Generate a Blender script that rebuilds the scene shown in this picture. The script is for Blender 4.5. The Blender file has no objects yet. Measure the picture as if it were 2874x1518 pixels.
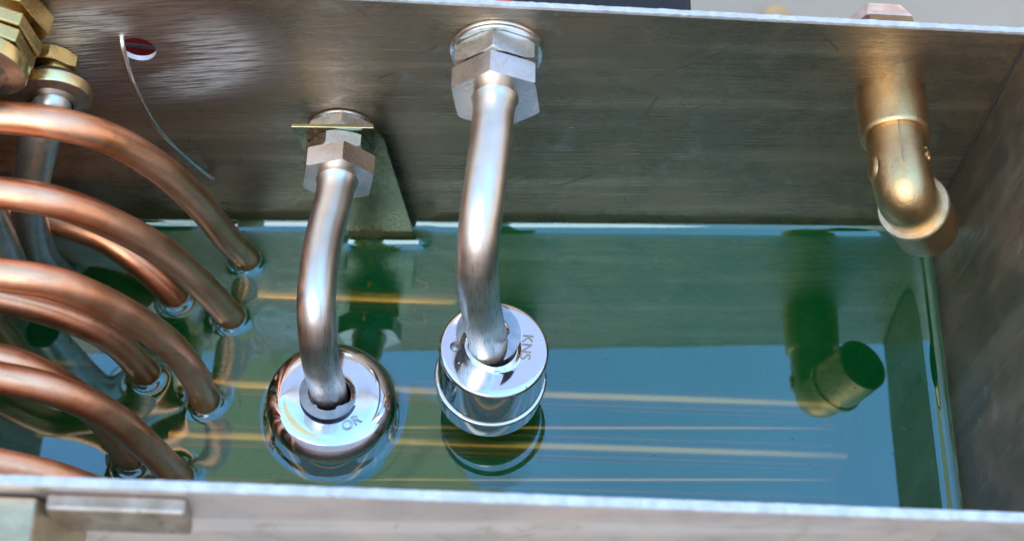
import bpy, bmesh, math, random
import numpy as np
from mathutils import Vector, Matrix, Euler
random.seed(7); rng = np.random.default_rng(7)
sc = bpy.context.scene
S = 0.014                                   # metres per layout unit

# ---- frames: T = tank frame (x along the tank, y depth, z up its walls); gravity is tilted by ~5 degrees against it
NRM = Vector((-0.0682, -0.0557, 1.0)).normalized()
M = NRM.rotation_difference(Vector((0, 0, 1))).to_matrix()
Mn = np.array(M)
def Wd(p): return M @ (Vector(p) * S)
def waterz(x, y): return -(NRM.x * x + NRM.y * y) / NRM.z

# ---- camera
def rz(a): return Matrix.Rotation(a, 3, 'Z')
CP = (-9.605, -16.835, 25.535)
Rc = rz(-0.089) @ Matrix.Rotation(0.546, 3, 'X') @ rz(0.120)
cam = bpy.data.cameras.new('camera'); co = bpy.data.objects.new('camera', cam); sc.collection.objects.link(co)
co.matrix_world = Matrix.Translation(Wd(CP)) @ (M @ Rc).to_4x4()
cam.sensor_width = 36; cam.lens = 36 * 4373.0 / 2874; cam.clip_start = 0.01; cam.clip_end = 200
cam.dof.use_dof = True; cam.dof.focus_distance = 27.6 * S; cam.dof.aperture_fstop = 15
sc.camera = co

# ---- world and sun
SUN_EL, SUN_AZ = math.radians(48), math.radians(-112)       # light from the front left
w = bpy.data.worlds.new('World'); sc.world = w; w.use_nodes = True
nt = w.node_tree; nt.nodes.clear()
out = nt.nodes.new('ShaderNodeOutputWorld'); bg = nt.nodes.new('ShaderNodeBackground')
sky = nt.nodes.new('ShaderNodeTexSky'); sky.sky_type = 'NISHITA'; sky.sun_disc = False
sky.sun_elevation = SUN_EL; sky.sun_rotation = math.radians(90) - SUN_AZ
sky.air_density = 1.0; sky.dust_density = 2.0
tc = nt.nodes.new('ShaderNodeTexCoord'); no = nt.nodes.new('ShaderNodeTexNoise')
no.inputs['Scale'].default_value = 1.3; no.inputs['Detail'].default_value = 5; no.inputs['Roughness'].default_value = .55
mr = nt.nodes.new('ShaderNodeMapRange'); mr.inputs[1].default_value = .38; mr.inputs[2].default_value = .72
mr.inputs[3].default_value = .5; mr.inputs[4].default_value = .95
mix = nt.nodes.new('ShaderNodeMix'); mix.data_type = 'RGBA'; 
sx_ = nt.nodes.new('ShaderNodeSeparateXYZ'); hz_ = nt.nodes.new('ShaderNodeMapRange'); hz_.interpolation_type = 'SMOOTHSTEP'
hz_.inputs[1].default_value = .25; hz_.inputs[2].default_value = .92
veil = nt.nodes.new('ShaderNodeMix'); veil.data_type = 'RGBA'; veil.inputs[6].default_value = (9.0, 8.0, 7.2, 1); veil.inputs[7].default_value = (7.2, 15.0, 26.0, 1)
nt.links.new(tc.outputs['Generated'], sx_.inputs[0]); nt.links.new(sx_.outputs[2], hz_.inputs[0]); nt.links.new(hz_.outputs[0], veil.inputs[0]); nt.links.new(veil.outputs[2], mix.inputs[7])
nt.links.new(tc.outputs['Generated'], no.inputs['Vector']); nt.links.new(no.outputs[0], mr.inputs[0])
nt.links.new(mr.outputs[0], mix.inputs[0]); nt.links.new(sky.outputs[0], mix.inputs[6])
nt.links.new(mix.outputs[2], bg.inputs[0]); nt.links.new(bg.outputs[0], out.inputs[0])
bg.inputs[1].default_value = 0.15
sl = bpy.data.lights.new('sun', 'SUN'); sl.energy = 1.5; sl.angle = math.radians(42); sl.color = (1, .90, .76)
so = bpy.data.objects.new('sun', sl); sc.collection.objects.link(so)
sd = Vector((math.cos(SUN_EL) * math.cos(SUN_AZ), math.cos(SUN_EL) * math.sin(SUN_AZ), math.sin(SUN_EL)))
so.rotation_euler = sd.to_track_quat('Z', 'Y').to_euler()
sc.view_settings.view_transform = 'Standard'; sc.view_settings.look = 'None'; sc.view_settings.exposure = 0.15
sc.cycles.use_denoising = True; sc.cycles.max_bounces = 14; sc.cycles.transmission_bounces = 10
sc.cycles.glossy_bounces = 8; sc.cycles.sample_clamp_indirect = 6; sc.cycles.blur_glossy = 0.3
try: sc.cycles.denoiser = 'OPENIMAGEDENOISE'
except Exception: pass

# ---- materials
class NT:
    def __init__(s, name):
        s.m = bpy.data.materials.new(name); s.m.use_nodes = True; s.t = s.m.node_tree; s.t.nodes.clear()
        s.out = s.n('ShaderNodeOutputMaterial'); s.tc = s.n('ShaderNodeTexCoord')
        s.obj = s.geo().outputs['Position']
    def n(s, t, **k):
        nd = s.t.nodes.new(t)
        for a, v in k.items(): setattr(nd, a, v)
        return nd
    def geo(s): return s.n('ShaderNodeNewGeometry')
    def l(s, a, b): s.t.links.new(a, b)
    def mapped(s, scale, rot=(0, 0, 0), loc=(0, 0, 0)):
        # world position -> layout units
        src = s.obj
        if any(rot):   # turn first, then stretch
            m0 = s.n('ShaderNodeMapping'); m0.inputs['Rotation'].default_value = rot; s.l(src, m0.inputs[0]); src = m0.outputs[0]
        mp = s.n('ShaderNodeMapping'); mp.inputs['Scale'].default_value = tuple(c / S for c in scale)
        mp.inputs['Location'].default_value = loc
        s.l(src, mp.inputs[0]); return mp.outputs[0]
    def noise(s, vec, scale, detail=4, rough=.55, dist=0):
        nd = s.n('ShaderNodeTexNoise'); s.l(vec, nd.inputs['Vector']); nd.inputs['Scale'].default_value = scale
        nd.inputs['Detail'].default_value = detail; nd.inputs['Roughness'].default_value = rough
        nd.inputs['Distortion'].default_value = dist; return nd.outputs[0]
    def ramp(s, f, a, b, lo=0., hi=1., smooth=True):
        nd = s.n('ShaderNodeMapRange'); nd.inputs[1].default_value = a; nd.inputs[2].default_value = b
        nd.inputs[3].default_value = lo; nd.inputs[4].default_value = hi
        if smooth: nd.interpolation_type = 'SMOOTHSTEP'
        s.l(f, nd.inputs[0]); return nd.outputs[0]
    def mth(s, op, a, b=None, c=None):
        nd = s.n('ShaderNodeMath', operation=op)
        for i, v in enumerate((a, b, c)):
            if v is None: continue
            if isinstance(v, (int, float)): nd.inputs[i].default_value = v
            else: s.l(v, nd.inputs[i])
        return nd.outputs[0]
    def mixc(s, f, a, b, mode='MIX'):
        nd = s.n('ShaderNodeMix', data_type='RGBA', blend_type=mode)
        for i, v in ((0, f), (6, a), (7, b)):
            if isinstance(v, (int, float)): nd.inputs[i].default_value = v
            elif isinstance(v, tuple): nd.inputs[i].default_value = (*v, 1)
            else: s.l(v, nd.inputs[i])
        return nd.outputs[2]
    def bump(s, h, strength=.3, dist=.02, nrm=None):
        nd = s.n('ShaderNodeBump'); nd.inputs['Strength'].default_value = strength; nd.inputs['Distance'].default_value = dist * S
        s.l(h, nd.inputs['Height'])
        if nrm is not None: s.l(nrm, nd.inputs['Normal'])
        return nd.outputs[0]
    def bsdf(s, color, rough, metal=0., normal=None, aniso=0., tangent=None, coat=0., spec=None):
        b = s.n('ShaderNodeBsdfPrincipled')
        for k, v in (('Base Color', color), ('Roughness', rough), ('Metallic', metal), ('Anisotropic', aniso), ('Coat Weight', coat)):
            if isinstance(v, (int, float)): b.inputs[k].default_value = v
            elif isinstance(v, tuple): b.inputs[k].default_value = (*v, 1)
            else: s.l(v, b.inputs[k])
        if spec is not None: b.inputs['Specular IOR Level'].default_value = spec
        if normal is not None: s.l(normal, b.inputs['Normal'])
        if tangent is not None:
            c = s.n('ShaderNodeCombineXYZ')
            for i in range(3): c.inputs[i].default_value = tangent[i]
            s.l(c.outputs[0], b.inputs['Tangent'])
        s.l(b.outputs[0], s.out.inputs[0]); return b

def mat_wall(name, axis, swirl=False, base=(.35, .27, .19), rough=(.20, .34), seed=0., stains=.35):
    """brushed stainless sheet; grain runs along `axis`"""
    a = NT(name)
    if axis == 'x': sc1, sc2, tan = (.12, 11, 11), (.02, 3.2, 3.2), (1, 0, 0)
    elif axis == 'y': sc1, sc2, tan = (9, .25, 9), (2.6, .06, 2.6), (0, 1, 0)
    else: sc1, sc2, tan = (11, 11, .12), (2.8, 2.8, .03), (0, 0, 1)
    L = (seed, seed * 1.7, seed * .6)
    fine = a.noise(a.mapped(sc1, loc=L), 3.2, 3, .7)
    mid = a.noise(a.mapped(sc2, loc=L), 3.0, 5, .65)
    blot = a.noise(a.mapped((1, 1, 1), loc=L), .55, 5, .6, .6)
    blot2 = a.noise(a.mapped((1, 1, 1), loc=(L[0] + 9, L[1], L[2])), 2.3, 6, .7)
    lines = a.ramp(mid, .60, .72); dark = a.ramp(mid, .41, .30)
    col = a.mixc(a.ramp(blot, .38, .62), tuple(c * .86 for c in base), tuple(min(1, c * f) for c, f in zip(base, (1.1, 1.05, 1.0))))
    col = a.mixc(a.mth('MULTIPLY', a.ramp(blot2, .5, .72), stains), col, (.30, .23, .17))
    col = a.mixc(a.mth('MULTIPLY', lines, .28), col, (.72, .68, .62))
    col = a.mixc(a.mth('MULTIPLY', dark, .32), col, (.13, .11, .09))
    soft = a.noise(a.mapped({'x': (.05, .9, .9), 'y': (.9, .05, .9), 'z': (.9, .9, .05)}[axis], loc=L), 1.6, 4, .6)
    col = a.mixc(a.mth('MULTIPLY', a.ramp(soft, .48, .66), .5), col, tuple(min(1, c * 1.75) for c in base))
    smear = a.noise(a.mapped((.7, .7, .7), loc=(L[0] + 3, 8, 2)), 1.5, 3, .5, 1.2)
    col = a.mixc(a.mth('MULTIPLY', a.ramp(smear, .60, .72), .45), col, (.50, .44, .38))
    # long scratches: rotated very stretched noise
    for k, (ang, th) in enumerate(((.55, .755), (-.85, .76), (1.25, .77))):
        rot = {'x': (0, ang, 0), 'y': (ang, 0, 0), 'z': (ang, 0, 0)}[axis]
        s_ = {'x': (.05, 3, 3), 'y': (3, .05, 3), 'z': (3, 3, .05)}[axis]
        v = a.noise(a.mapped(s_, rot=rot, loc=(k * 7. + seed, 3., 1.)), 4.5, 2, .5)
        col = a.mixc(a.mth('MULTIPLY', a.ramp(v, th - .03, th), .75), col, (.07, .06, .05))
    r = a.ramp(fine, .3, .7, *rough, smooth=False)
    r = a.mth('ADD', r, a.ramp(blot, .3, .7, -.05, .08))
    nrm = a.bump(fine, .22, .006)
    nrm = a.bump(mid, .12, .01, nrm)
    if swirl:
        # grinder-polished arc round the hole, brushed almost horizontally
        c0 = Wd((-14.9, 0, 4.35)); sub = a.n('ShaderNodeVectorMath', operation='SUBTRACT'); a.l(a.obj, sub.inputs[0]); sub.inputs[1].default_value = c0
        sx = a.n('ShaderNodeSeparateXYZ'); a.l(sub.outputs[0], sx.inputs[0])
        dx = a.mth('DIVIDE', sx.outputs[0], S); dz = a.mth('DIVIDE', sx.outputs[2], S)
        rr = a.mth('SQRT', a.mth('ADD', a.mth('POWER', a.mth('MULTIPLY', dx, .85), 2), a.mth('POWER', a.mth('MULTIPLY', dz, 1.35), 2)))
        streak = a.noise(a.mapped((.5, 14, 14), rot=(0, .12, 0)), 2.4, 3, .7)
        edge = a.mth('ADD', rr, a.mth('MULTIPLY', a.mth('SUBTRACT', streak, .5), 1.3))
        band = a.mth('MULTIPLY', a.ramp(edge, 2.05, 1.55), a.ramp(edge, .5, 1.0))
        band2 = a.ramp(edge, 2.35, 2.05)
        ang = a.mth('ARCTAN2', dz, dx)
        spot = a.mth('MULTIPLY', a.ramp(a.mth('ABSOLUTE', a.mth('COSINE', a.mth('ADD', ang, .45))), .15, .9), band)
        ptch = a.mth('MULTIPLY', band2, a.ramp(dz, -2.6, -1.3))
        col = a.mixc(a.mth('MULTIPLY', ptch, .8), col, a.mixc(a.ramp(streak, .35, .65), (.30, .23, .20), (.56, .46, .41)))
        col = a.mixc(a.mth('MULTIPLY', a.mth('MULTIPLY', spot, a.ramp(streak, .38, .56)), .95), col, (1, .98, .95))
        r = a.mth('ADD', r, a.mth('ADD', a.mth('MULTIPLY', ptch, .10), a.mth('MULTIPLY', spot, .30)))
        nrm = a.bump(streak, a.mth('ADD', .2, 0.) if False else .4, .04, nrm)
    a.bsdf(col, r, .92, nrm, aniso=.7, tangent=tan)
    return a.m

def mat_metal(name, c1, c2, rough=(.2, .35), blotch=2.0, bumpk=.08, grain=None, dark=None, darkamt=0., metal=1., bs=14):
    a = NT(name)
    b = a.noise(a.mapped((1, 1, 1)), blotch, 5, .6, .4); f = a.noise(a.mapped(grain or (1, 1, 1)), bs, 4, .65)
    col = a.mixc(a.ramp(b, .35, .65), c1, c2)
    if dark:
        d = a.noise(a.mapped((1, 1, 1), loc=(5, 2, 9)), blotch * 2.2, 6, .7, .8)
        col = a.mixc(a.mth('MULTIPLY', a.ramp(d, .54, .68), darkamt), col, dark)
    r = a.ramp(a.mth('ADD', a.mth('MULTIPLY', b, .5), a.mth('MULTIPLY', f, .5)), .35, .65, *rough, smooth=False)
    a.bsdf(col, r, metal, a.bump(f, bumpk, .01))
    return a.m

def mat_copper():
    a = NT('copper_tube')
    b = a.noise(a.mapped((1, 1, 1)), 1.1, 4, .6, .5)
    s_ = a.noise(a.mapped((.5, 3, .8), rot=(0, .5, 0)), 4, 5, .65)
    col = a.mixc(a.ramp(b, .35, .65), (.88, .38, .19), (.95, .50, .30))
    col = a.mixc(a.mth('MULTIPLY', a.ramp(s_, .50, .74), .35), col, (.46, .19, .10))
    sc_ = a.noise(a.mapped((6, 1.2, 2), rot=(0, .9, .3)), 3.2, 6, .75, 1.5)
    col = a.mixc(a.mth('MULTIPLY', a.ramp(sc_, .655, .70), .8), col, (.17, .07, .045))
    sc2 = a.noise(a.mapped((1.5, 5, 3), rot=(.4, .3, 0), loc=(3, 8, 1)), 3.0, 6, .75, 1.2)
    col = a.mixc(a.mth('MULTIPLY', a.ramp(sc2, .67, .71), .7), col, (1, .78, .66))
    f = a.noise(a.mapped((1, 1, 1)), 16, 3, .6)
    r = a.ramp(b, .3, .7, .30, .44, smooth=False)
    nrm = a.bump(f, .06, .01); nrm = a.bump(a.noise(a.mapped((1, 1, 1)), 2.6, 3, .5), .22, .05, nrm)
    nrm = a.bump(sc_, .10, .03, nrm)
    a.bsdf(col, r, 1.0, nrm); return a.m

def mat_stem():
    a = NT('drawn_stainless_tube')
    b = a.noise(a.mapped((1, 1, 1)), 1.6, 4, .6, .4); f = a.noise(a.mapped((9, .6, .6)), 5, 4, .7)
    col = a.mixc(a.ramp(b, .35, .65), (.70, .61, .52), (.78, .69, .59))
    sx = a.n('ShaderNodeSeparateXYZ'); a.l(a.obj, sx.inputs[0])
    # drawing marks on the outside of the bend
    m = a.mth('MULTIPLY', a.ramp(a.mth('DIVIDE', sx.outputs[1], S), -3.2, -3.9), a.ramp(f, .52, .66))
    col = a.mixc(a.mth('MULTIPLY', m, .7), col, (.22, .20, .19))
    r = a.ramp(b, .3, .7, .30, .40, smooth=False)
    a.bsdf(col, r, 1.0, a.bump(f, .10, .012)); return a.m

def mat_simple(name, c, rough=.5, metal=0., var=.12, scale=3.):
    a = NT(name); b = a.noise(a.mapped((1, 1, 1)), scale, 5, .6)
    col = a.mixc(a.ramp(b, .3, .7), tuple(x * (1 - var) for x in c), tuple(min(1, x * (1 + var)) for x in c))
    a.bsdf(col, rough, metal, a.bump(b, .1, .02)); return a.m

def mat_water():
    a = NT('green_coolant')
    tr = a.n('ShaderNodeBsdfRefraction'); tr.inputs['IOR'].default_value = 1.33; tr.inputs['Roughness'].default_value = 0.0
    tr.inputs['Color'].default_value = (1, 1, 1, 1)
    df = a.n('ShaderNodeBsdfDiffuse'); df.inputs['Color'].default_value = (.001, .20, .038, 1)
    m1 = a.n('ShaderNodeMixShader'); m1.inputs[0].default_value = WATER_MILK
    a.l(tr.outputs[0], m1.inputs[1]); a.l(df.outputs[0], m1.inputs[2])
    gl = a.n('ShaderNodeBsdfGlossy'); gl.inputs['Roughness'].default_value = 0.0; gl.inputs['Color'].default_value = (.66, .90, 1, 1)
    fr = a.n('ShaderNodeFresnel'); fr.inputs['IOR'].default_value = WATER_REFL
    m2 = a.n('ShaderNodeMixShader'); a.l(fr.outputs[0], m2.inputs[0]); a.l(m1.outputs[0], m2.inputs[1]); a.l(gl.outputs[0], m2.inputs[2])
    a.l(m2.outputs[0], a.out.inputs[0])
    va = a.n('ShaderNodeVolumeAbsorption'); va.inputs['Color'].default_value = WATER_COL; va.inputs['Density'].default_value = WATER_DENS
    a.l(va.outputs[0], a.out.inputs[1])
    return a.m
WATER_MILK, WATER_REFL, WATER_COL, WATER_DENS = .27, 2.08, (.66, .78, .08, 1), 22.0

MT = {}
MT['wall_x'] = mat_wall('stainless_back_sheet', 'x', swirl=True)
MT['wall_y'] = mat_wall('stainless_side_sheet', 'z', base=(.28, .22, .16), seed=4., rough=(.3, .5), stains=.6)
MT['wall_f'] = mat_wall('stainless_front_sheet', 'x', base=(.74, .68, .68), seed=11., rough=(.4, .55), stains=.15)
MT['floor'] = mat_wall('stainless_bottom_sheet', 'x', base=(.40, .38, .35), seed=21., rough=(.3, .5))
MT['edge'] = mat_metal('sheared_steel_edge', (.56, .56, .56), (.68, .68, .68), (.45, .6), 5, .3, dark=(.4, .4, .4), darkamt=.5, metal=.75)
MT['copper2'] = mat_simple('clean_copper_tube', (1.0, .34, .07), .3, 1.0, .05); MT['copper'] = mat_copper(); MT['stem'] = mat_stem()
MT['zinc'] = mat_metal('zinc_plated_nut', (.66, .69, .66), (.80, .80, .78), (.22, .36), 3, .12, dark=(.35, .36, .33), darkamt=.4)
MT['steelnut'] = mat_metal('machined_steel_nut', (.58, .545, .49), (.70, .66, .61), (.24, .36), 2, .1, grain=(1, 1, 8), dark=(.35, .32, .3), darkamt=.3)
MT['plate'] = mat_metal('galvanised_plate', (.24, .24, .15), (.36, .35, .22), (.18, .32), 1.6, .06, dark=(.25, .25, .18), darkamt=.45)
MT['mirror'] = mat_metal('polished_float_shell', (.64, .64, .66), (.70, .69, .70), (.035, .07), 2, .01)
MT['mirror2'] = mat_metal('polished_float_lid', (.66, .64, .65), (.72, .70, .70), (.05, .09), 3, .02, dark=(.5, .48, .46), darkamt=.12)
def mat_lid():
    a = NT('spotted_float_lid'); v = a.n('ShaderNodeTexVoronoi'); a.l(a.mapped((1, 1, 1)), v.inputs['Vector']); v.inputs['Scale'].default_value = 9
    d = a.ramp(v.outputs['Distance'], .16, .08); b = a.noise(a.mapped((1, 1, 1)), 3, 5, .6)
    on = a.mth('MULTIPLY', d, a.ramp(a.noise(a.mapped((1, 1, 1)), 2.2, 3), .48, .56))
    col = a.mixc(a.mth('MULTIPLY', on, .5), a.mixc(b, (.64, .62, .63), (.72, .70, .70)), (.9, .9, .9))
    a.bsdf(col, a.mth('ADD', a.ramp(b, .3, .7, .05, .10), a.mth('MULTIPLY', on, .25)), 1.0, a.bump(on, .5, .02)); return a.m
MT['mirror2'] = mat_lid()
MT['clip'] = mat_metal('stamped_clip_steel', (.30, .31, .34), (.42, .42, .44), (.4, .5), 4, .1)
MT['etch'] = mat_simple('etched_mark', (.42, .37, .31), .6, .5)
MT['brass'] = mat_metal('cast_brass', (.56, .36, .165), (.66, .45, .22), (.27, .42), 1.7, .6, dark=(.36, .22, .12), darkamt=.45, bs=22)
MT['brass_edge'] = mat_metal('filed_brass_rim', (.56, .43, .27), (.68, .55, .38), (.35, .5), 6, .5, bs=18)
MT['brass_rough'] = mat_metal('rough_cast_brass', (.70, .55, .50), (.88, .78, .74), (.45, .6), 3, .5, bs=14)
MT['yellow'] = mat_metal('yellow_brass', (.72, .52, .20), (.84, .66, .34), (.22, .38), 1.4, .08, dark=(.45, .32, .14), darkamt=.3)
MT['yellow_dark'] = mat_metal('dark_brass', (.30, .24, .18), (.46, .38, .31), (.35, .5), 2.4, .3, dark=(.12, .09, .07), darkamt=.7)  # darker brown brass with dark blotches, for flange faces and a neck
MT['pale'] = mat_metal('pale_steel_pipe', (.56, .53, .44), (.68, .65, .55), (.28, .42), 2.2, .15, dark=(.22, .2, .17), darkamt=.5, metal=.92)
MT['dull'] = mat_metal('dull_oxidised_steel', (.30, .25, .20), (.42, .37, .31), (.4, .55), 2, .2, dark=(.10, .08, .06), darkamt=.7)
MT['dull2'] = mat_metal('dull_brass', (.42, .35, .24), (.52, .46, .34), (.4, .5), 2, .2)
MT['wire'] = mat_metal('bright_wire', (.78, .76, .72), (.88, .86, .82), (.15, .25), 3, .02)
MT['seam'] = mat_simple('dark_seam', (.03, .028, .026), .6)
MT['black'] = mat_simple('black_plastic', (.006, .006, .009), .6, var=.2)
MT['red'] = mat_simple('red_rubber', (.72, .02, .03), .4)
MT['darkred'] = mat_simple('dark_red_fabric', (.30, .008, .015), .6)
MT['ground'] = mat_simple('pale_concrete', (.36, .29, .22), .9, var=.05, scale=.25)
MT['water'] = mat_water()

# ---- mesh helpers (tank frame in, metres out)
def new_obj(name, V, F, mat, parent=None, sharp=35, smooth=True, bevel=0, seg=2):
    off = parent.location if parent is not None else Vector((0, 0, 0))
    p = parent
    if p is not None and p.parent is not None: off = off + p.parent.location
    bm = bmesh.new()
    vs = [bm.verts.new(Wd(v) - off) for v in V]
    for f in F:
        try: bm.faces.new([vs[i] for i in f])
        except ValueError: pass
    bmesh.ops.recalc_face_normals(bm, faces=bm.faces)
    if bevel:
        es = [e for e in bm.edges if len(e.link_faces) == 2 and e.calc_face_angle(0) > math.radians(sharp)]
        bmesh.ops.bevel(bm, geom=es, offset=bevel * S, segments=seg, profile=.5, affect='EDGES', clamp_overlap=True)
    for f in bm.faces: f.smooth = smooth
    for e in bm.edges:
        if len(e.link_faces) == 2 and e.calc_face_angle(0) > math.radians(sharp if not bevel else 50): e.smooth = False
    me = bpy.data.meshes.new(name); bm.to_mesh(me); bm.free(); me.materials.append(mat)
    o = bpy.data.objects.new(name, me); sc.collection.objects.link(o)
    if parent is not None: o.parent = parent
    return o
def thing(name, label, cat, base, group=None):
    o = bpy.data.objects.new(name, None); sc.collection.objects.link(o); o.location = Wd(base); o.empty_display_size = .01
    o['label'] = label; o['category'] = cat
    if group: o['group'] = group
    return o
def tag(o, label, cat, group=None):
    o['label'] = label; o['category'] = cat
    if group: o['group'] = group
    return o
def frame_axes(d, hint=(0, 0, 1)):
    d = Vector(d).normalized(); u = Vector(hint) - d * d.dot(Vector(hint))
    if u.length < 1e-4: u = Vector((1, 0, 0)) - d * d.x
    u.normalize(); return d, u, d.cross(u)
def catmull(P, n=8, closed=False):
    P = [Vector(p) for p in P]; out = []; N = len(P)
    rngi = range(N) if closed else range(N - 1)
    for i in rngi:
        if closed: a, b, c, d = P[i - 1], P[i], P[(i + 1) % N], P[(i + 2) % N]
        else: a, b, c, d = P[max(i - 1, 0)], P[i], P[i + 1], P[min(i + 2, N - 1)]
        for k in range(n):
            t = k / n
            out.append(.5 * ((2 * b) + (c - a) * t + (2 * a - 5 * b + 4 * c - d) * t * t + (3 * b - a - 3 * c + d) * t ** 3))
    if not closed: out.append(P[-1])
    return out
def tube(P, R, n=24, closed=False, caps=True, hint=(0.3, 0.2, 1)):
    V, F = [], []; N = len(P); Rs = R if isinstance(R, (list, tuple)) else [R] * N
    u = None
    for i, p in enumerate(P):
        if closed: t = (P[(i + 1) % N] - P[i - 1]).normalized()
        else: t = (P[min(i + 1, N - 1)] - P[max(i - 1, 0)]).normalized()
        if u is None: _, u, v = frame_axes(t, hint)
        else: u = (u - t * u.dot(t)).normalized(); v = t.cross(u)
        for k in range(n):
            a = 2 * math.pi * k / n
            V.append(p + (u * math.cos(a) + v * math.sin(a)) * Rs[i])
    for i in range(N if closed else N - 1):
        j = (i + 1) % N
        sh = 0
        if closed and i == N - 1:   # match twist
            best = min(range(n), key=lambda s_: (V[i * n] - V[s_]).length); sh = best
        for k in range(n):
            F.append((i * n + k, i * n + (k + 1) % n, j * n + (k + 1 + sh) % n, j * n + (k + sh) % n))
    if caps and not closed:
        F.append(tuple(range(n))[::-1]); F.append(tuple((N - 1) * n + k for k in range(n)))
    return V, F
def lathe(prof, o, d, n=64, hint=(0, 0, 1), caps=True):
    """prof: list of (radius, height along d)"""
    d, u, v = frame_axes(d, hint); o = Vector(o); V, F = [], []
    for r, h in prof:
        for k in range(n):
            a = 2 * math.pi * k / n; V.append(o + d * h + (u * math.cos(a) + v * math.sin(a)) * r)
    for i in range(len(prof) - 1):
        for k in range(n): F.append((i * n + k, i * n + (k + 1) % n, (i + 1) * n + (k + 1) % n, (i + 1) * n + k))
    if caps: F.append(tuple(range(n))[::-1]); F.append(tuple((len(prof) - 1) * n + k for k in range(n)))
    return V, F
def prism(o, d, R, h, rot=0., n=6, hint=(0, 0, 1), R2=None):
    d, u, v = frame_axes(d, hint); o = Vector(o); V = []
    for j in (0, 1):
        r = R if j == 0 or R2 is None else R2
        for k in range(n):
            a = rot + 2 * math.pi * k / n; V.append(o + d * (h * j) + (u * math.cos(a) + v * math.sin(a)) * r)
    F = [(k, (k + 1) % n, n + (k + 1) % n, n + k) for k in range(n)] + [tuple(range(n))[::-1], tuple(range(n, 2 * n))]
    return V, F
def hexnut(name, o, R, h, rot, mat, parent, hole=.3, cham=.12):
    """hex nut along -y with chamfered outer corners and a bore"""
    d = Vector((0, -1, 0)); o = Vector(o); n = 72; V = []; F = []
    def hexr(a, R):   # radius of a hexagon outline at angle a
        b = (a - rot + math.pi / 6) % (math.pi / 3) - math.pi / 6
        b = (a - rot) % (math.pi / 3) - math.pi / 6
        return R * math.cos(math.pi / 6) / math.cos(b)
    rings = []
    Ri = R * (1 - cham * .9)
    for hh, mode in ((0, 'c'), (h * .16, 'h'), (h * .84, 'h'), (h, 'c')):
        ring = []
        for k in range(n):
            a = rot + 2 * math.pi * k / n; rx = hexr(a, R)
            if mode == 'c': rx = min(rx, Ri * 1.0)
            hx = hh
            if mode == 'h':   # chamfer arcs: corners start lower than flats
                t = max(0, (rx - Ri) / (R - Ri + 1e-9)); dep = h * cham * 1.1 * t
                hx = dep if hh < h / 2 else h - dep
            ring.append(len(V)); V.append(o + d * hx + Vector((math.cos(a), 0, math.sin(a))) * rx)
        rings.append(ring)
    for hh in (h, 0):
        ring = []
        for k in range(n):
            a = rot + 2 * math.pi * k / n; ring.append(len(V)); V.append(o + d * hh + Vector((math.cos(a), 0, math.sin(a))) * hole)
        rings.append(ring)
    rings.append(rings[0])
    for i in range(len(rings) - 1):
        for k in range(n):
            q = (rings[i][k], rings[i][(k + 1) % n], rings[i + 1][(k + 1) % n], rings[i + 1][k])
            F.append(q)
    o_ = new_obj(name, V, F, mat, parent, sharp=22)
    return o_
def box(lo, hi):
    V = [(x, y, z) for x in (lo[0], hi[0]) for y in (lo[1], hi[1]) for z in (lo[2], hi[2])]
    F = [(0, 1, 3, 2), (4, 6, 7, 5), (0, 4, 5, 1), (2, 3, 7, 6), (0, 2, 6, 4), (1, 5, 7, 3)]
    return V, F
def text_obj(name, txt, o, right, up, size, depth, mat, parent, outline=False):
    cu = bpy.data.curves.new(name, 'FONT'); cu.body = txt; cu.size = 1.0; cu.extrude = 0 if outline else .02; cu.align_x = 'CENTER'; cu.align_y = 'CENTER'
    if outline: cu.fill_mode = 'NONE'; cu.bevel_depth = .018; cu.bevel_resolution = 0
    tmp = bpy.data.objects.new('tmp_text', cu); sc.collection.objects.link(tmp)
    dg = bpy.context.evaluated_depsgraph_get(); me = bpy.data.meshes.new_from_object(tmp.evaluated_get(dg))
    right = Vector(right).normalized(); up = Vector(up).normalized(); nn = right.cross(up)
    V = [Vector(o) + right * (v.co.x * size) + up * (v.co.y * size) + nn * (v.co.z / .02 * depth) for v in me.vertices]
    F = [tuple(p.vertices) for p in me.polygons]
    bpy.data.objects.remove(tmp); bpy.data.curves.remove(cu); bpy.data.meshes.remove(me)
    return new_obj(name, V, F, mat, parent, smooth=False)

# ---- the place
HB, DEPTH, WD, XL = 6.0, -10.1, 8.542, -19.75
TH = .10
g = 60 / S * .01
V, F = box((-170, -150, -22.3), (150, 190, -22.0))
gr = new_obj('ground', V, F, MT['ground']); gr['kind'] = 'structure'

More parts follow.
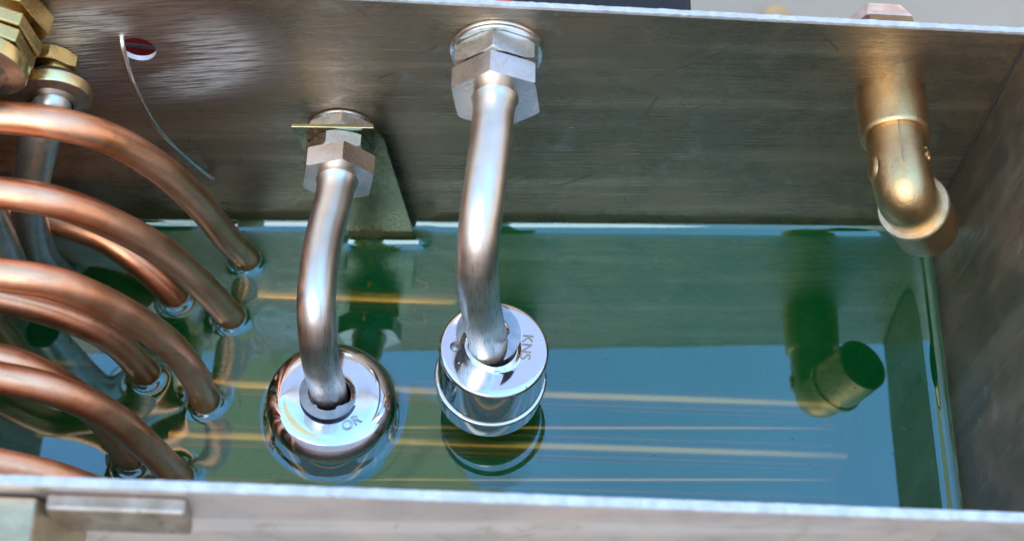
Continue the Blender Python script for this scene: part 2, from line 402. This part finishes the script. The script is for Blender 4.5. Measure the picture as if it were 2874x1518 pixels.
tank = thing('steel_tank', 'open stainless steel tank holding green liquid, with brushed walls and bare sheared rims', 'tank', (-11, -4.2, DEPTH))
HOLE = (-14.89, 4.43, .30)
def wall_with_hole():
    """back sheet from y=0 to y=TH with a drilled round hole; fan of quads round the hole inside a square cell"""
    hx, hz, r = HOLE; n = 48; V = []; F = []
    def add(x, y, z): V.append((x, y, z)); return len(V) - 1
    xs = [XL - TH, hx - .8, hx + .8, .0 + TH]; zs = [DEPTH, hz - .8, hz + .8, HB]
    for y, fl in ((0, 1), (TH, -1)):
        idx = [[add(x, y, z) for z in zs] for x in xs]
        for i in range(3):
            for j in range(3):
                if i == 1 and j == 1: continue
                F.append((idx[i][j], idx[i + 1][j], idx[i + 1][j + 1], idx[i][j + 1]))
        ci, sq = [], []
        for k in range(n):
            a = 2 * math.pi * k / n; c, s_ = math.cos(a), math.sin(a); ci.append(add(hx + r * c, y, hz + r * s_))
            m_ = max(abs(c), abs(s_)); sq.append(add(hx + .8 * c / m_, y, hz + .8 * s_ / m_))
        for k in range(n): F.append((ci[k], ci[(k + 1) % n], sq[(k + 1) % n], sq[k]))
        if y == 0: c0 = ci
        else: c1 = ci
    return V, F, c0, c1
V, F, c0, c1 = wall_with_hole()
new_obj('back_wall', V, F, MT['wall_x'], tank, smooth=False)
n = len(c0); Vh = [V[i] for i in c0] + [V[i] for i in c1]
new_obj('hole_edge', Vh, [(k, (k + 1) % n, n + (k + 1) % n, n + k) for k in range(n)], MT['edge'], tank)
def rim(name, p0, p1, wvec, h=.035):
    """ragged sheared top edge strip between p0 and p1"""
    p0, p1, wv = Vector(p0), Vector(p1), Vector(wvec); N = 260; V, F = [], []
    for i in range(N + 1):
        t = i / N; p = p0.lerp(p1, t)
        j = [random.gauss(0, .006) for _ in range(4)]
        V += [p - wv * (.5 + j[0]) + Vector((0, 0, -.02)), p - wv * (.46 + j[0]) + Vector((0, 0, h + j[1])), p + wv * (.46 + j[2]) + Vector((0, 0, h + j[3])), p + wv * (.5 + j[2]) + Vector((0, 0, -.02))]
    for i in range(N):
        for k in range(3): F.append((i * 4 + k, i * 4 + k + 1, i * 4 + 5 + k, i * 4 + 4 + k))
    return new_obj(name, V, F, MT['edge'], tank, sharp=60)
rim('top_edge', (XL, TH / 2, HB), (TH, TH / 2, HB), (0, TH + .012, 0))
rim('top_edge', (XL, -WD - .065, HB), (TH, -WD - .065, HB), (0, .145, 0))
rim('top_edge', (TH / 2 + .003, -WD, HB), (TH / 2 + .003, 0, HB), (TH + .012, 0, 0))
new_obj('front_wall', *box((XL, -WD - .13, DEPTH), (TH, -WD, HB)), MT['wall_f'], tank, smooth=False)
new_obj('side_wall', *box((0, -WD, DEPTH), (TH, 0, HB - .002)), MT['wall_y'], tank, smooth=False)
new_obj('side_wall', *box((XL - TH, -WD, DEPTH), (XL, 0, HB)), MT['wall_y'], tank, smooth=False)
new_obj('bottom_plate', *box((XL - TH, -WD - .13, DEPTH - .1), (TH, TH, DEPTH)), MT['floor'], tank, smooth=False)
P = [Vector((-.012, -.012, DEPTH + i * (HB - DEPTH) / 60)) + Vector((random.gauss(0, .003), 0, 0)) for i in range(61)]
new_obj('corner_seam', *tube(P, .022, 8), MT['seam'], tank)

# ---- copper coil: turns rising out of the liquid on the left
coil = thing('copper_coil', 'bent copper cooling coil whose turns arch out of the green liquid at the left', 'coil', (-17.3, -4, -7))
PIPE_R = .275
turns = []   # (front-side visible points, in tank frame)
A = [(-17.6,-1.75,4.6),(-16.842, -1.75, 4.691), (-15.905, -1.75, 4.583), (-15.181, -1.6, 4.015), (-14.554, -1.4, 2.967), (-14.101, -1.2, 1.71), (-13.759, -1.0, 0.282), (-13.422, -0.84, -0.89)]
B = [(-17.6,-2.75,3.95),(-16.813, -2.75, 3.985), (-15.915, -2.7, 3.691), (-15.08, -2.6, 2.876), (-14.449, -2.4, 1.703), (-13.979, -2.25, 0.377), (-13.576, -2.1, -1.059)]
Cc = [(-18.3,-.5,.13),(-18.054, -0.5, 0.126), (-17.0, -0.7, -0.036), (-16.065, -1.0, -0.125), (-15.373, -1.35, -0.37), (-14.743, -1.65, -1.091)]
D = [(-17.4,-4.2,3.95),(-16.581, -4.2, 3.841), (-15.712, -4.15, 3.52), (-14.919, -4.05, 2.569), (-14.299, -3.95, 1.325), (-13.975, -3.9, -0.029), (-13.882, -3.86, -1.161)]
E_ = [(-17.9, -3.3, 1.5), (-17.257, -3.3, 1.469), (-16.316, -3.3, .985), (-15.534, -3.3, .168), (-15.077, -3.3, -1.213)]
F_ = [(-17.4, -5.4, 2.75), (-16.635, -5.4, 2.583), (-15.759, -5.4, 2.16), (-14.949, -5.4, 1.101), (-14.19, -5.4, -1.276)]
G_ = [(-17.6,-5,2.6),(-16.74, -5.0, 2.434), (-16.183, -5.0, 1.987), (-15.675, -5.0, 1.142), (-15.361, -5.0, 0.145), (-15.15, -5.0, -1.282)]
H_ = [(-17.2, -7.0, 3.0), (-16.275, -7.0, 2.75), (-15.271, -7.0, 2.1), (-14.6, -7.0, 1.0), (-14.2, -7.0, -1.2)]
I_ = [(-17.4, -7.35, 2.35), (-16.6, -7.35, 2.25), (-15.6, -7.35, 1.5), (-15.1, -7.35, .5), (-14.9, -7.35, -1.2)]
entries = []
def turn(pts, inner):
    e = pts[-1]; y = e[1]
    k = .75 if inner else 1.
    under = [(e[0] + .42 * k, y, -2.9 * k), (e[0] + .35 * k, y, -4.6 * k), (e[0] - .7, y, -6.1 * k), (e[0] - 2.2, y, -6.9 * k), (-18.0, y, -6.6 * k), (-18.9 + (.35 if inner else 0), y, -5.2 * k), (-19.15 + (.4 if inner else 0), y, -2.6), (-19.1 + (.4 if inner else 0), .5 * (y + pts[0][1]), pts[0][2] * .3 - .8), (-18.75 + (.3 if inner else 0), pts[0][1], pts[0][2] - 1.3)]
    path = catmull([Vector(p) for p in pts] + [Vector(p) for p in under], 7, closed=True)
    # local direction at the liquid level
    j = min(range(len(path) // 2), key=lambda i: abs(path[i].z - waterz(path[i].x, path[i].y)) + (0 if path[i].x > -16 else 9))
    entries.append((path[j], (path[j + 1] - path[j - 1]).normalized(), PIPE_R))
    o = new_obj('coil_turn', *tube(path, PIPE_R, 22, closed=True, hint=(0, 1, 0)), MT['copper'], coil)
    return o
for t_, inn in ((A, 0), (B, 0), (Cc, 1), (D, 0), (E_, 1), (F_, 0), (G_, 1), (H_, 0), (I_, 1)): turn(t_, inn)

# ---- copper tubes along the bottom
btm = thing('copper_tube_rack', 'long straight copper tubes lying side by side deep under the green liquid', 'copper tubes', (-7, -2.5, DEPTH))
TZ = -2.2
for y, xa, xb in ((-1.12, -13.2, -9.2), (-3.13, -14.6, -1.9), (-4.22, -14.6, -1.85), (-5.30, -14.6, -1.75), (-6.36, -14.6, -1.7), (-7.4, -14.6, -1.7)):
    o = new_obj('straight_tube', *tube(catmull([(xa, y, TZ), ((xa + xb) / 2, y + .01, TZ), (xb - .3, y, TZ), (xb, y, TZ - .08), (xb + .22, y, TZ - .45), (xb + .25, y, TZ - 1.2)], 6), .27, 20), MT['copper2'], btm)
    if -6 < y < -2: new_obj('lower_tube', *tube(catmull([(-12.6, y - .70, TZ - .4), (-7, y - .52, TZ - .4), (-1.95, y - .36, TZ - .4), (-1.85, y - .36, TZ - .7)], 6), .10, 12), MT['copper2'], btm)
for pts in ([(-11.0, -.62, -2.4), (-11.06, -1.5, -2.4)], [(-10.05, -.55, -2.4), (-9.82, -.6, -2.4), (-9.83, -1.5, -2.4)], [(-11.05, -.2, -2.4), (-9.95, -.2, -2.4)]):
    new_obj('tie_rod', *tube([Vector(p) for p in pts], .045, 10), MT['copper2'], btm)

# ---- float switches
def float_switch(label, cx_, cz, washers, nuts, stem_pts, R):
    t = thing('float_switch', label, 'float switch', (cx_, 0, cz), 'float switches screwed through the back wall')
    for (y0, th, r) in washers:
        o = new_obj('washer', *lathe([(.3, 0), (r - .02, 0), (r, .015), (r, th - .015), (r - .02, th), (.3, th)], (cx_, y0, cz), (0, -1, 0), 72, caps=False), MT['zinc'], t)
    for (nm, y0, h, r, rot, mt) in nuts:
        hexnut(nm, (cx_, y0, cz), r, h, math.radians(rot), MT[mt], t, hole=.29, cham=.13 if mt == 'zinc' else .03)
    # threaded shank with real ridges
    prof = []; yy = 0.
    end = -nuts[-1][1] + .02
    while yy < end:
        prof += [(.44, yy), (.48, yy + .03)]; yy += .06
    new_obj('threaded_shank', *lathe(prof, (cx_, .3, cz), (0, -1, 0), 40), MT['zinc'], t)
    path = catmull(stem_pts, 10)
    front = nuts[-1][1] - nuts[-1][2]
    rad = []
    for p in path:
        d_ = max(0., (p.y - front) * -1.) if p.z > cz - .5 else 9
        rad.append(R * (1 + .16 * math.exp(-d_ / .09)))
    new_obj('stem', *tube(path, rad, 36), MT['stem'], t)
    return t, path
st2 = [(-8.80, -.60, 4.9), (-8.83, -1.2, 4.9), (-8.88, -2.0, 4.9), (-8.93, -2.6, 4.88), (-8.98, -3.1, 4.75), (-9.01, -3.5, 4.45), (-9.01, -3.75, 4.0), (-8.96, -3.86, 3.4), (-8.87, -3.89, 2.75), (-8.77, -3.88, 2.1), (-8.68, -3.87, 1.45), (-8.64, -3.87, .8)]
fs2, p2 = float_switch('right-hand float switch with a long bent stem and drum float hanging clear of the liquid', -8.80, 4.88,
    [(0, .06, .80), (-.07, .05, .78)], [('lock_nut', -.13, .42, .76, 98, 'zinc'), ('hex_nut', -.63, .43, .80, 100, 'steelnut')], st2, .345)
st1 = [(-11.5, -.7, 2.42), (-11.51, -1.13, 2.40), (-11.56, -1.7, 2.4), (-11.65, -2.36, 2.4), (-11.69, -3.1, 2.40), (-11.69, -3.62, 2.24), (-11.66, -3.98, 1.80), (-11.62, -4.1, 1.1), (-11.56, -4.11, .4), (-11.52, -4.1, -.2), (-11.5, -4.1, -.9)]
fs1, p1 = float_switch('left-hand float switch whose round polished float sits half sunk in the liquid', -11.49, 2.42,
    [(-.02, .05, .62)], [('back_nut', -.08, .24, .66, 88, 'zinc'), ('lock_nut', -.42, .32, .62, 112, 'zinc'), ('hex_nut', -.74, .40, .69, 82, 'steelnut')], st1, .335)

def shell(R, z0, z1, er, bore, lip, br=.06, bead=None, n=96):
    """profile of a float from the bottom up (bottom fillet, side, optional bead, top fillet, lid, lip round the bore)"""
    p = [(bore, z0), (R - br, z0)]
    p += [(R - br + br * math.sin(a), z0 + br - br * math.cos(a)) for a in np.linspace(0, math.pi / 2, 6)[1:]]
    if bead is not None:
        p += [(R, bead - .05)] + [(R + .055 * math.sin(a), bead - .045 * math.cos(a)) for a in np.linspace(0, math.pi, 9)] + [(R, bead + .055), (R, bead + .085)]
    p += [(R - er + er * math.cos(a), z1 - er + er * math.sin(a)) for a in np.linspace(0, math.pi / 2, 12)]
    p += [(R - er - .01, z1 + .001), (R - er - .1, z1 + .002), (bore + lip + .10, z1 + .004), (bore + lip + .05, z1 + .004), (bore + lip + .04, z1 + .01), (bore + lip, z1 + .045), (bore + lip * .5, z1 + .06), (bore + .01, z1 + .04), (bore, z1 - .02), (bore, z1 - .1), (bore, z0)]
    return p
def clip(name, o, d, hint, ro, ri, off, a0, a1, mat, parent, th=.035):
    """crescent retaining clip: outer arc radius ro, inner arc radius ri shifted by off towards the gap"""
    d, u, v = frame_axes(d, hint); o = Vector(o); N = 60; V, F = [], []
    am = (a0 + a1) / 2
    for j in (0, 1):
        for i in range(N + 1):
            a = a0 + (a1 - a0) * i / N; t = (a - am) / ((a1 - a0) / 2)
            r_in = ri + (ro - ri) * max(0, abs(t) - .72) ** 1.3 * 5.0
            r_in = min(r_in, ro * .985)
            tooth = -.035 if any(abs(t - c) < .06 for c in (-.62, 0, .62)) else 0
            for r in (ro, max(.2, r_in + tooth)):
                V.append(o + d * (th * (j - .5)) + (u * math.cos(a) + v * math.sin(a)) * r)
    K = (N + 1) * 2
    for i in range(N):
        a = i * 2
        F += [(a, a + 2, a + 3, a + 1), (K + a, K + a + 1, K + a + 3, K + a + 2), (a, K + a, K + a + 2, a + 2), (a + 1, a + 3, K + a + 3, K + a + 1)]
    F += [(0, 1, K + 1, K), (N * 2, K + N * 2, K + N * 2 + 1, N * 2 + 1)]
    return new_obj(name, V, F, mat, parent, sharp=30)
# drum float (right)
ax2 = Vector((.01, 0, 1)).normalized(); o2 = Vector((-8.61, -3.87, -.17))
H2 = 1.62
f2 = new_obj('float', *lathe(shell(.965, 0, H2, .07, .37, .06, bead=.55), o2, ax2, 96, caps=False), MT['mirror2'], fs2, sharp=40)
def on_float(o, ax, x, y, h): return Vector(o) + ax * h + Vector((x, 0, -x * ax.x / ax.z)) + Vector((0, y, -y * ax.y / ax.z))
top2 = o2 + ax2 * H2
clip('retaining_clip', Vector((-8.72, -3.87, 2.02)), Vector((.10, -.10, 1)), (0, 1, 0), .56, .365, 0, math.radians(-150), math.radians(115), MT['clip'], fs2)
text_obj('engraved_text', 'KNS', on_float(o2, ax2, .56, .06, H2 + .012), (-.12, -1, 0), (1, -.05, 0), .27, .004, MT['etch'], f2)
new_obj('weld_dimple', *lathe([(.0, .035), (.03, .03), (.05, .01), (.075, .0), (.085, .02), (.10, .005)], on_float(o2, ax2, -.68, .0, H2 + .004), ax2, 24, caps=False), MT['clip'], f2)
new_obj('stem_tip', *lathe([(.2, 0), (.3, .03), (.3, .2), (.2, .22)], o2 - ax2 * .12, ax2, 32), MT['stem'], fs2)
# dome float (left)
ax1 = Vector((.03, -.02, 1)).normalized(); o1 = Vector((-11.53, -4.12, -1.68)); H1 = 1.62
f1 = new_obj('float', *lathe(shell(1.20, 0, H1, .37, .345, .045, br=.3), o1, ax1, 96, caps=False), MT['mirror'], fs1, sharp=40)
top1 = o1 + ax1 * H1
clip('retaining_clip', top1 + Vector((-.05, -.02, .12)), Vector((.02, -.02, 1)), (0, 1, 0), .52, .36, 0, math.radians(25), math.radians(262), MT['clip'], fs1)
text_obj('engraved_text', 'OR', on_float(o1, ax1, .40, -.54, H1 + .012), (.75, .55, 0), (-.55, .8, 0), .26, .004, MT['etch'], f1, outline=True)

# ---- bracket plate clamped by the left switch
V = [(-12.36, 2.98), (-10.89, 3.06), (-10.72, 2.72), (-10.165, -.29), (-9.75, -2.6), (-10.95, -2.75), (-11.45, -.45)]
Vv = [(x, -.34, z) for x, z in V] + [(x, -.41, z) for x, z in V]; n = len(V)
o = new_obj('mounting_plate', Vv, [tuple(range(n))[::-1], tuple(range(n, 2 * n))] + [(k, (k + 1) % n, n + (k + 1) % n, n + k) for k in range(n)], MT['plate'], smooth=False, bevel=.008, seg=1)
tag(o, 'thin slanted metal plate clamped by nuts of the left float switch, foot in the liquid', 'plate')

# ---- brass elbow on the right
elb = thing('brass_elbow', 'cast brass pipe elbow through the back wall near the right corner, open end down', 'pipe fitting', (-1.88, 0, 4.19))
ec = Vector((-1.88, 0, 4.19)); eb = Vector((-1.86, -2.05, 4.19)); em = Vector((-1.03, -1.78, 2.78))
new_obj('back_collar', *lathe([(.45, 0), (.60, 0), (.605, .05), (.60, .85), (.59, .90), (.56, .93), (.49, .94), (.45, .94)], ec, (0, -1, 0), 64, caps=False), MT['brass'], elb)
d2 = (em - eb).normalized()
pth = [ec + Vector((0, -.8, 0)), ec + Vector((0, -1.15, 0)), ec + Vector((0, -1.45, 0)), eb + Vector((.0, .32, -.01)), eb + Vector((.04, .12, -.06)), eb + Vector((.12, .05, -.22)) , eb + d2 * .5, eb + d2 * .65, eb + d2 * .8]
new_obj('body', *tube(catmull(pth, 6), .505, 48), MT['brass'], elb, sharp=60)
new_obj('end_collar', *lathe([(.45, 0), (.58, 0), (.62, .02), (.62, .07), (.585, .08), (.58, .97), (.50, .98), (.49, .2), (.45, .1)], em - d2 * .98, d2, 64, caps=False), MT['brass'], elb)
new_obj('collar_ring', *lathe([(.5, -.03), (.60, -.03), (.622, 0), (.622, .05), (.60, .07)], em - d2 * 1.0, d2, 72, caps=False), MT['brass_edge'], elb)
# casting seam along the top of the body
sm = [p + Vector((-.08, 0, .505)) for p in [ec + Vector((0, -.95, 0)), ec + Vector((0, -1.3, 0)), ec + Vector((0, -1.75, 0))]]
new_obj('casting_seam', *tube(catmull(sm, 6), .016, 8), MT['brass_edge'], elb)
text_obj('raised_letters', '15', ec + Vector((.43, -1.42, .27)), (0, -1, 0), (-.53, 0, .85), .27, .016, MT['brass'], elb)
new_obj('casting_lug', *lathe([(.0, .055), (.12, .05), (.19, .02), (.22, -.02)], ec + Vector((-.49, -1.62, .05)), (-1, 0, .1), 24, caps=False), MT['brass'], elb)
V, F = prism(ec + Vector((0, .12, 0)), (0, 1, 0), .76, 1.0, math.radians(30)); new_obj('hex_end', V, F, MT['brass'], elb, smooth=False, bevel=.03)
V, F = prism(ec + Vector((-.08, 1.12, .14)), (0, 1, 0), .80, .44, math.radians(30), R2=.56); new_obj('hex_nose', V, F, MT['brass_rough'], elb, smooth=False, bevel=.03)

# ---- brass unions and pale steel pipes at the top left
u1 = thing('pipe_union', 'brass flange with a pale steel pipe curving down behind the copper turns', 'pipe fitting', (-16.2, 0, 4.05), 'brass unions at the top left')
d1 = Vector((.05, -1, -.12)).normalized(); b1 = Vector((-16.32, 0, 4.12))
hexnut('lock_nut', b1 + Vector((-.05, -.1, .0)), .50, .28, .4, MT['yellow'], u1, hole=.3)
new_obj('rubber_washer', *lathe([(.2, 0), (.52, 0), (.52, .10), (.2, .1)], b1 + d1 * .50, d1, 48, caps=False), MT['seam'], u1)
new_obj('neck', *lathe([(.33, 0), (.33, .75)], b1, d1, 32), MT['yellow'], u1)
new_obj('flange', *lathe([(.3, 0), (.63, 0), (.66, .03), (.66, .20), (.645, .225)], b1 + d1 * .62, d1, 64, caps=False), MT['yellow'], u1)
new_obj('flange_face', *lathe([(.644, .0), (.62, .012), (.42, .03), (.36, .10)], b1 + d1 * .845, d1, 64, caps=False), MT['yellow_dark'], u1)
PA = [b1 + d1 * .8, b1 + d1 * .95, (-16.45, -1.17, 3.65), (-16.6, -1.25, 3.18), (-16.85, -1.3, 2.39), (-17.11, -1.3, 1.349), (-17.25, -1.3, 0.25), (-17.2, -1.3, -0.607), (-17.04, -1.3, -1.193), (-16.8, -1.3, -2.6), (-16.8, -1.3, -5.0)]
pa = catmull(PA, 8); new_obj('pipe', *tube(pa, .33, 32), MT['pale'], u1)
u2 = thing('pipe_union', 'brass union of stacked hex nuts cut off by the left edge of the photo', 'pipe fitting', (-17.2, 0, 4.6), 'brass unions at the top left')
d3 = Vector((-.10, -1, -.03)).normalized(); b2 = Vector((-16.95, 0, 5.42))
def hexd(name, h0, h, R, rot, mat):
    V, F = prism(b2 + d3 * h0, d3, R, h, math.radians(rot)); new_obj(name, V, F, MT[mat], u2, smooth=False, bevel=.025)
hexd('back_nut', .03, .36, .86, 22, 'yellow'); hexd('hex_nut', .52, .24, .80, 12, 'yellow'); hexd('hex_nut', .79, .25, .76, 8, 'yellow')
new_obj('neck', *lathe([(.5, 0), (.5, .7)], b2, d3, 32), MT['yellow_dark'], u2)
new_obj('flange', *lathe([(.3, 0), (.70, 0), (.74, .03), (.74, .24), (.725, .265)], b2 + d3 * 1.08, d3, 64, caps=False), MT['yellow'], u2)
new_obj('flange_face', *lathe([(.722, .0), (.70, .012), (.45, .05), (.36, .14)], b2 + d3 * 1.325, d3, 64, caps=False), MT['yellow_dark'], u2)
q = b2 + d3 * 1.35
new_obj('pipe', *tube(catmull([q, q + d3 * .3, q + Vector((-.22, -.65, -.55)), q + Vector((-.35, -.8, -1.4)), q + Vector((-.4, -.8, -3.2)), q + Vector((-.4, -.8, -6.))], 8), .34, 32), MT['pale'], u2)

# ---- loose wire through the hole
WP = [(-15.05, 1.2, 4.35), (-15.10, .5, 4.60), (-15.12, .12, 4.72), (-15.11, -.08, 4.70), (-15.07, -.22, 4.40), (-14.99, -.36, 3.95), (-14.80, -.42, 3.05), (-14.55, -.38, 2.25), (-14.28, -.22, 1.45), (-14.07, -.08, .86), (-13.98, -.05, .72)]
tag(new_obj('loose_wire', *tube(catmull(WP, 10), [.045] * 101, 12), MT['wire']), 'thin bright bare wire poking through the drilled hole and curving down the back wall', 'wire')

# ---- behind and in front of the tank
bx = thing('black_box', 'black plastic casing standing close behind the back rim', 'box', (-7, 2.5, 3))
new_obj('casing', *box((-8.72, .55, -22.0), (-5.56, 5.2, 5.42)), MT['black'], bx, smooth=False, bevel=.08)
new_obj('side_trim', *box((-5.62, .62, -22.0), (-5.52, 5.0, 5.30)), MT['black'], bx, smooth=False, bevel=.02)
tag(new_obj('red_cable', *tube(catmull([(-8.95, 3.2, 5.0), (-8.85, 1.2, 5.4), (-8.78, .62, 5.78), (-8.76, .34, 5.88), (-8.76, .24, 5.5), (-8.76, .24, 4.2), (-8.85, .4, -2)], 8), .17, 20), MT['red']), 'red cable showing just over the back rim beside the black casing', 'cable')
rp = thing('red_pouch', 'dark red object seen only through the drilled hole in the back wall', 'bag', (-15.2, 1.7, -22))
new_obj('cover', *box((-16.9, 1.3, -22.0), (-13.6, 2.2, 4.3)), MT['darkred'], rp, smooth=False, bevel=.15)
V, F = box((-.9, -.012, -.045), (.9, .012, .045)); ca, sa = math.cos(.10), math.sin(.10)
new_obj('white_strip', [(-15.2 + x * ca + z * sa, 1.285 + y, 2.90 - x * sa + z * ca) for x, y, z in V], F, MT['clip'], rp, smooth=False)
tag(new_obj('brass_offcut', *lathe([(.3, 0), (.42, .05), (.45, .5), (.3, .6)], (3.3, 24., -21.9), NRM, 24), MT['brass']), 'small blurred orange brass piece lying on the pale ground beyond the rim', 'metal scrap')

# ---- things overhead that the liquid and polished metal mirror
def shade_mat(name, c, tr):
    a = NT(name); d = a.n('ShaderNodeBsdfDiffuse'); t = a.n('ShaderNodeBsdfTranslucent'); m = a.n('ShaderNodeMixShader')
    b = a.noise(a.mapped((.01, .01, .01)), 2.0, 4, .6); col = a.mixc(b, tuple(x * .93 for x in c), c)
    a.l(col, d.inputs[0]); a.l(col, t.inputs[0]); m.inputs[0].default_value = tr
    a.l(d.outputs[0], m.inputs[1]); a.l(t.outputs[0], m.inputs[2]); a.l(m.outputs[0], a.out.inputs[0]); return a.m
MT['awning'] = shade_mat('translucent_roof_sheet', (.80, .86, .97), .8); MT['canvas'] = shade_mat('beige_canvas', (.92, .78, .42), .75)
aw = thing('awning', 'long translucent pale awning overhead, seen only mirrored in the green liquid', 'awning', (0, 130, 185))
for k in range(10):
    x0 = -300 + k * 60
    new_obj('roof_sheet', *box((x0 + .5, 78, 185), (x0 + 59.5, 240, 185.4)), MT['awning'], aw, smooth=False)
new_obj('front_beam', *box((-300, 76.5, 181), (300, 77.9, 187)), MT['edge'], aw, smooth=False)
ps = thing('added_parasol', 'round beige canopy added out of view overhead, standing in for a beige patch mirrored in the green liquid', 'added_parasol', (-88, 66, 300))  # unseen shape added so the liquid mirrors a beige patch
pc = Vector((-88, 66, 314)); ns = 8; V = [pc + Vector((0, 0, 12))]; F = []
for ring, (rr_, zz) in enumerate(((20, 9), (40, 4.5), (60, 0))):
    for k in range(ns * 6):
        a_ = 2 * math.pi * k / (ns * 6); sag = 1 - .035 * abs(math.sin(a_ * ns / 2)) ; V.append(pc + Vector((math.cos(a_) * rr_ * sag, math.sin(a_) * rr_ * sag, zz)))
m_ = ns * 6
F += [(0, 1 + k, 1 + (k + 1) % m_) for k in range(m_)]
for q_ in (0, 1): F += [(1 + q_ * m_ + k, 1 + (q_ + 1) * m_ + k, 1 + (q_ + 1) * m_ + (k + 1) % m_, 1 + q_ * m_ + (k + 1) % m_) for k in range(m_)]
new_obj('canopy', V, F, MT['canvas'], ps, sharp=80)
for k in range(ns):
    a_ = 2 * math.pi * k / ns; new_obj('rib', *tube([pc + Vector((0, 0, 11.4)), pc + Vector((math.cos(a_) * 59, math.sin(a_) * 59, -.8))], .5, 8), MT['edge'], ps)
new_obj('pole', *tube([pc + Vector((0, 0, 12)), Vector((-88, 66, -22))], 1.4, 16), MT['edge'], ps)

# front hex fitting outside the front wall
ff = thing('outlet_fitting', 'thick dull metal fitting bolted outside the front wall at the lower left', 'pipe fitting', (-13.9, -WD - .13, 5))
yF = -WD - .131
V, F = box((-14.72, yF - .24, 5.02), (-12.86, yF, 5.80)); new_obj('clamp_block', V, F, MT['dull'], ff, smooth=False, bevel=.05)
V, F = prism((-15.35, yF, 4.9), (0, -1, -.05), .95, 1.1, math.radians(30)); new_obj('hex_body', V, F, MT['dull2'], ff, smooth=False, bevel=.05)
V, F = prism((-14.72, yF, 4.42), (0, -1, 0), .3, .72, math.radians(20)); new_obj('small_nut', V, F, MT['dull2'], ff, smooth=False, bevel=.03)

# ---- the liquid, with its meniscus climbing every wall, pipe and float
def water():
    nx, ny = 620, 300
    xs = np.concatenate([np.linspace(XL - .05, -18, 40)[:-1], np.linspace(-18, -.5, 470), -.5 + .55 * (1 - (1 - np.linspace(0, 1, 60)) ** 1.6)[1:]])
    t = np.linspace(0, 1, 300); ys = -WD - .05 + (WD + .1) * t
    ys = np.unique(np.concatenate([ys, np.linspace(-.6, .05, 60), np.linspace(-WD - .05, -WD + .4, 30)]))
    X, Y = np.meshgrid(xs, ys, indexing='ij'); nx, ny = X.shape
    Z0 = -(NRM.x * X + NRM.y * Y) / NRM.z
    Lc = .12
    def men(d, h): return h * np.exp(-np.maximum(d, 0) / Lc)
    H = np.maximum.reduce([men(-Y, .12), men(-X, .14), men(Y + WD, .13), men(X - XL, .13)])
    def add_line(p, d, R, h, L_=.095):
        nonlocal H
        Px, Py, Pz = X - p[0], Y - p[1], Z0 - p[2]
        dt = Px * d[0] + Py * d[1] + Pz * d[2]
        dist = np.sqrt(np.maximum((Px - dt * d[0]) ** 2 + (Py - dt * d[1]) ** 2 + (Pz - dt * d[2]) ** 2, 0)) - R
        H = H + h * np.exp(-np.maximum(dist, 0) / L_) * (1 - H / .3)
    for p, d, R in entries: add_line(p, d, R, .065)
    j = min(range(len(pa)), key=lambda i: abs(pa[i].z - waterz(pa[i].x, pa[i].y))); add_line(pa[j], (pa[j + 1] - pa[j - 1]).normalized(), .33, .07)
    add_line(o1, ax1, 1.20, .03, .06)
    # plate foot
    px0, px1, py_ = -11.43, -10.03, -.375
    dx = np.maximum(np.maximum(px0 - X, X - px1), 0); dy = np.abs(Y - py_) - .03
    H = H + men(np.sqrt(dx ** 2 + np.maximum(dy, 0) ** 2), .10)
    rip = .0022 * np.sin(X * 3.1 + 1.3 * np.sin(Y * 1.7)) * np.sin(Y * 2.3 + .8 * np.sin(X * 1.1)) * np.clip((-X - 9) / 6, 0.15, 1)
    Z = Z0 + (H + rip)
    co_ = np.stack([X, Y, Z], -1).reshape(-1, 3); N = len(co_)
    bot = co_.copy().reshape(nx, ny, 3)
    idx = np.arange(N).reshape(nx, ny)
    quads = np.stack([idx[:-1, :-1], idx[1:, :-1], idx[1:, 1:], idx[:-1, 1:]], -1).reshape(-1, 4).tolist()
    per = list(idx[:, 0]) + list(idx[-1, 1:]) + list(idx[::-1, -1][1:]) + list(idx[0, ::-1][1:-1])
    bv = np.array([co_[i] for i in per]); bv[:, 2] = DEPTH - .05
    allv = np.concatenate([co_, bv]); m = len(per)
    faces = quads + [(int(per[k]), N + k, N + (k + 1) % m, int(per[(k + 1) % m])) for k in range(m)] + [tuple(N + k for k in range(m))[::-1]]
    allv = (allv * S) @ Mn.T
    me = bpy.data.meshes.new('water'); me.from_pydata(allv.tolist(), [], [tuple(map(int, f)) for f in faces]); me.update()
    sm = np.zeros(len(me.polygons), bool); sm[:len(quads)] = True; me.polygons.foreach_set('use_smooth', sm)
    me.materials.append(MT['water']); o = bpy.data.objects.new('water', me); sc.collection.objects.link(o)
    o['kind'] = 'structure'; return o
water()
# specks of dust adrift on the liquid
V, F = [], []
for k in range(70):
    x, y = random.uniform(-13, -.3), random.uniform(-WD + .2, -.3); r_ = random.uniform(.006, .014)
    z = waterz(x, y) + .004; b_ = len(V); a0 = random.random() * 6; st = random.uniform(1, 2.2)
    for j in range(5):
        a_ = a0 + j * 1.2566; V.append((x + math.cos(a_) * r_ * st, y + math.sin(a_) * r_, z + (.006 if j % 2 else 0)))
    V.append((x, y, z + .012)); F += [(b_ + j, b_ + (j + 1) % 5, b_ + 5) for j in range(5)]; F.append(tuple(b_ + j for j in range(5))[::-1])
o = new_obj('floating_dust', V, F, mat_simple('dust', (.16, .14, .09), .9), smooth=False); o['kind'] = 'stuff'
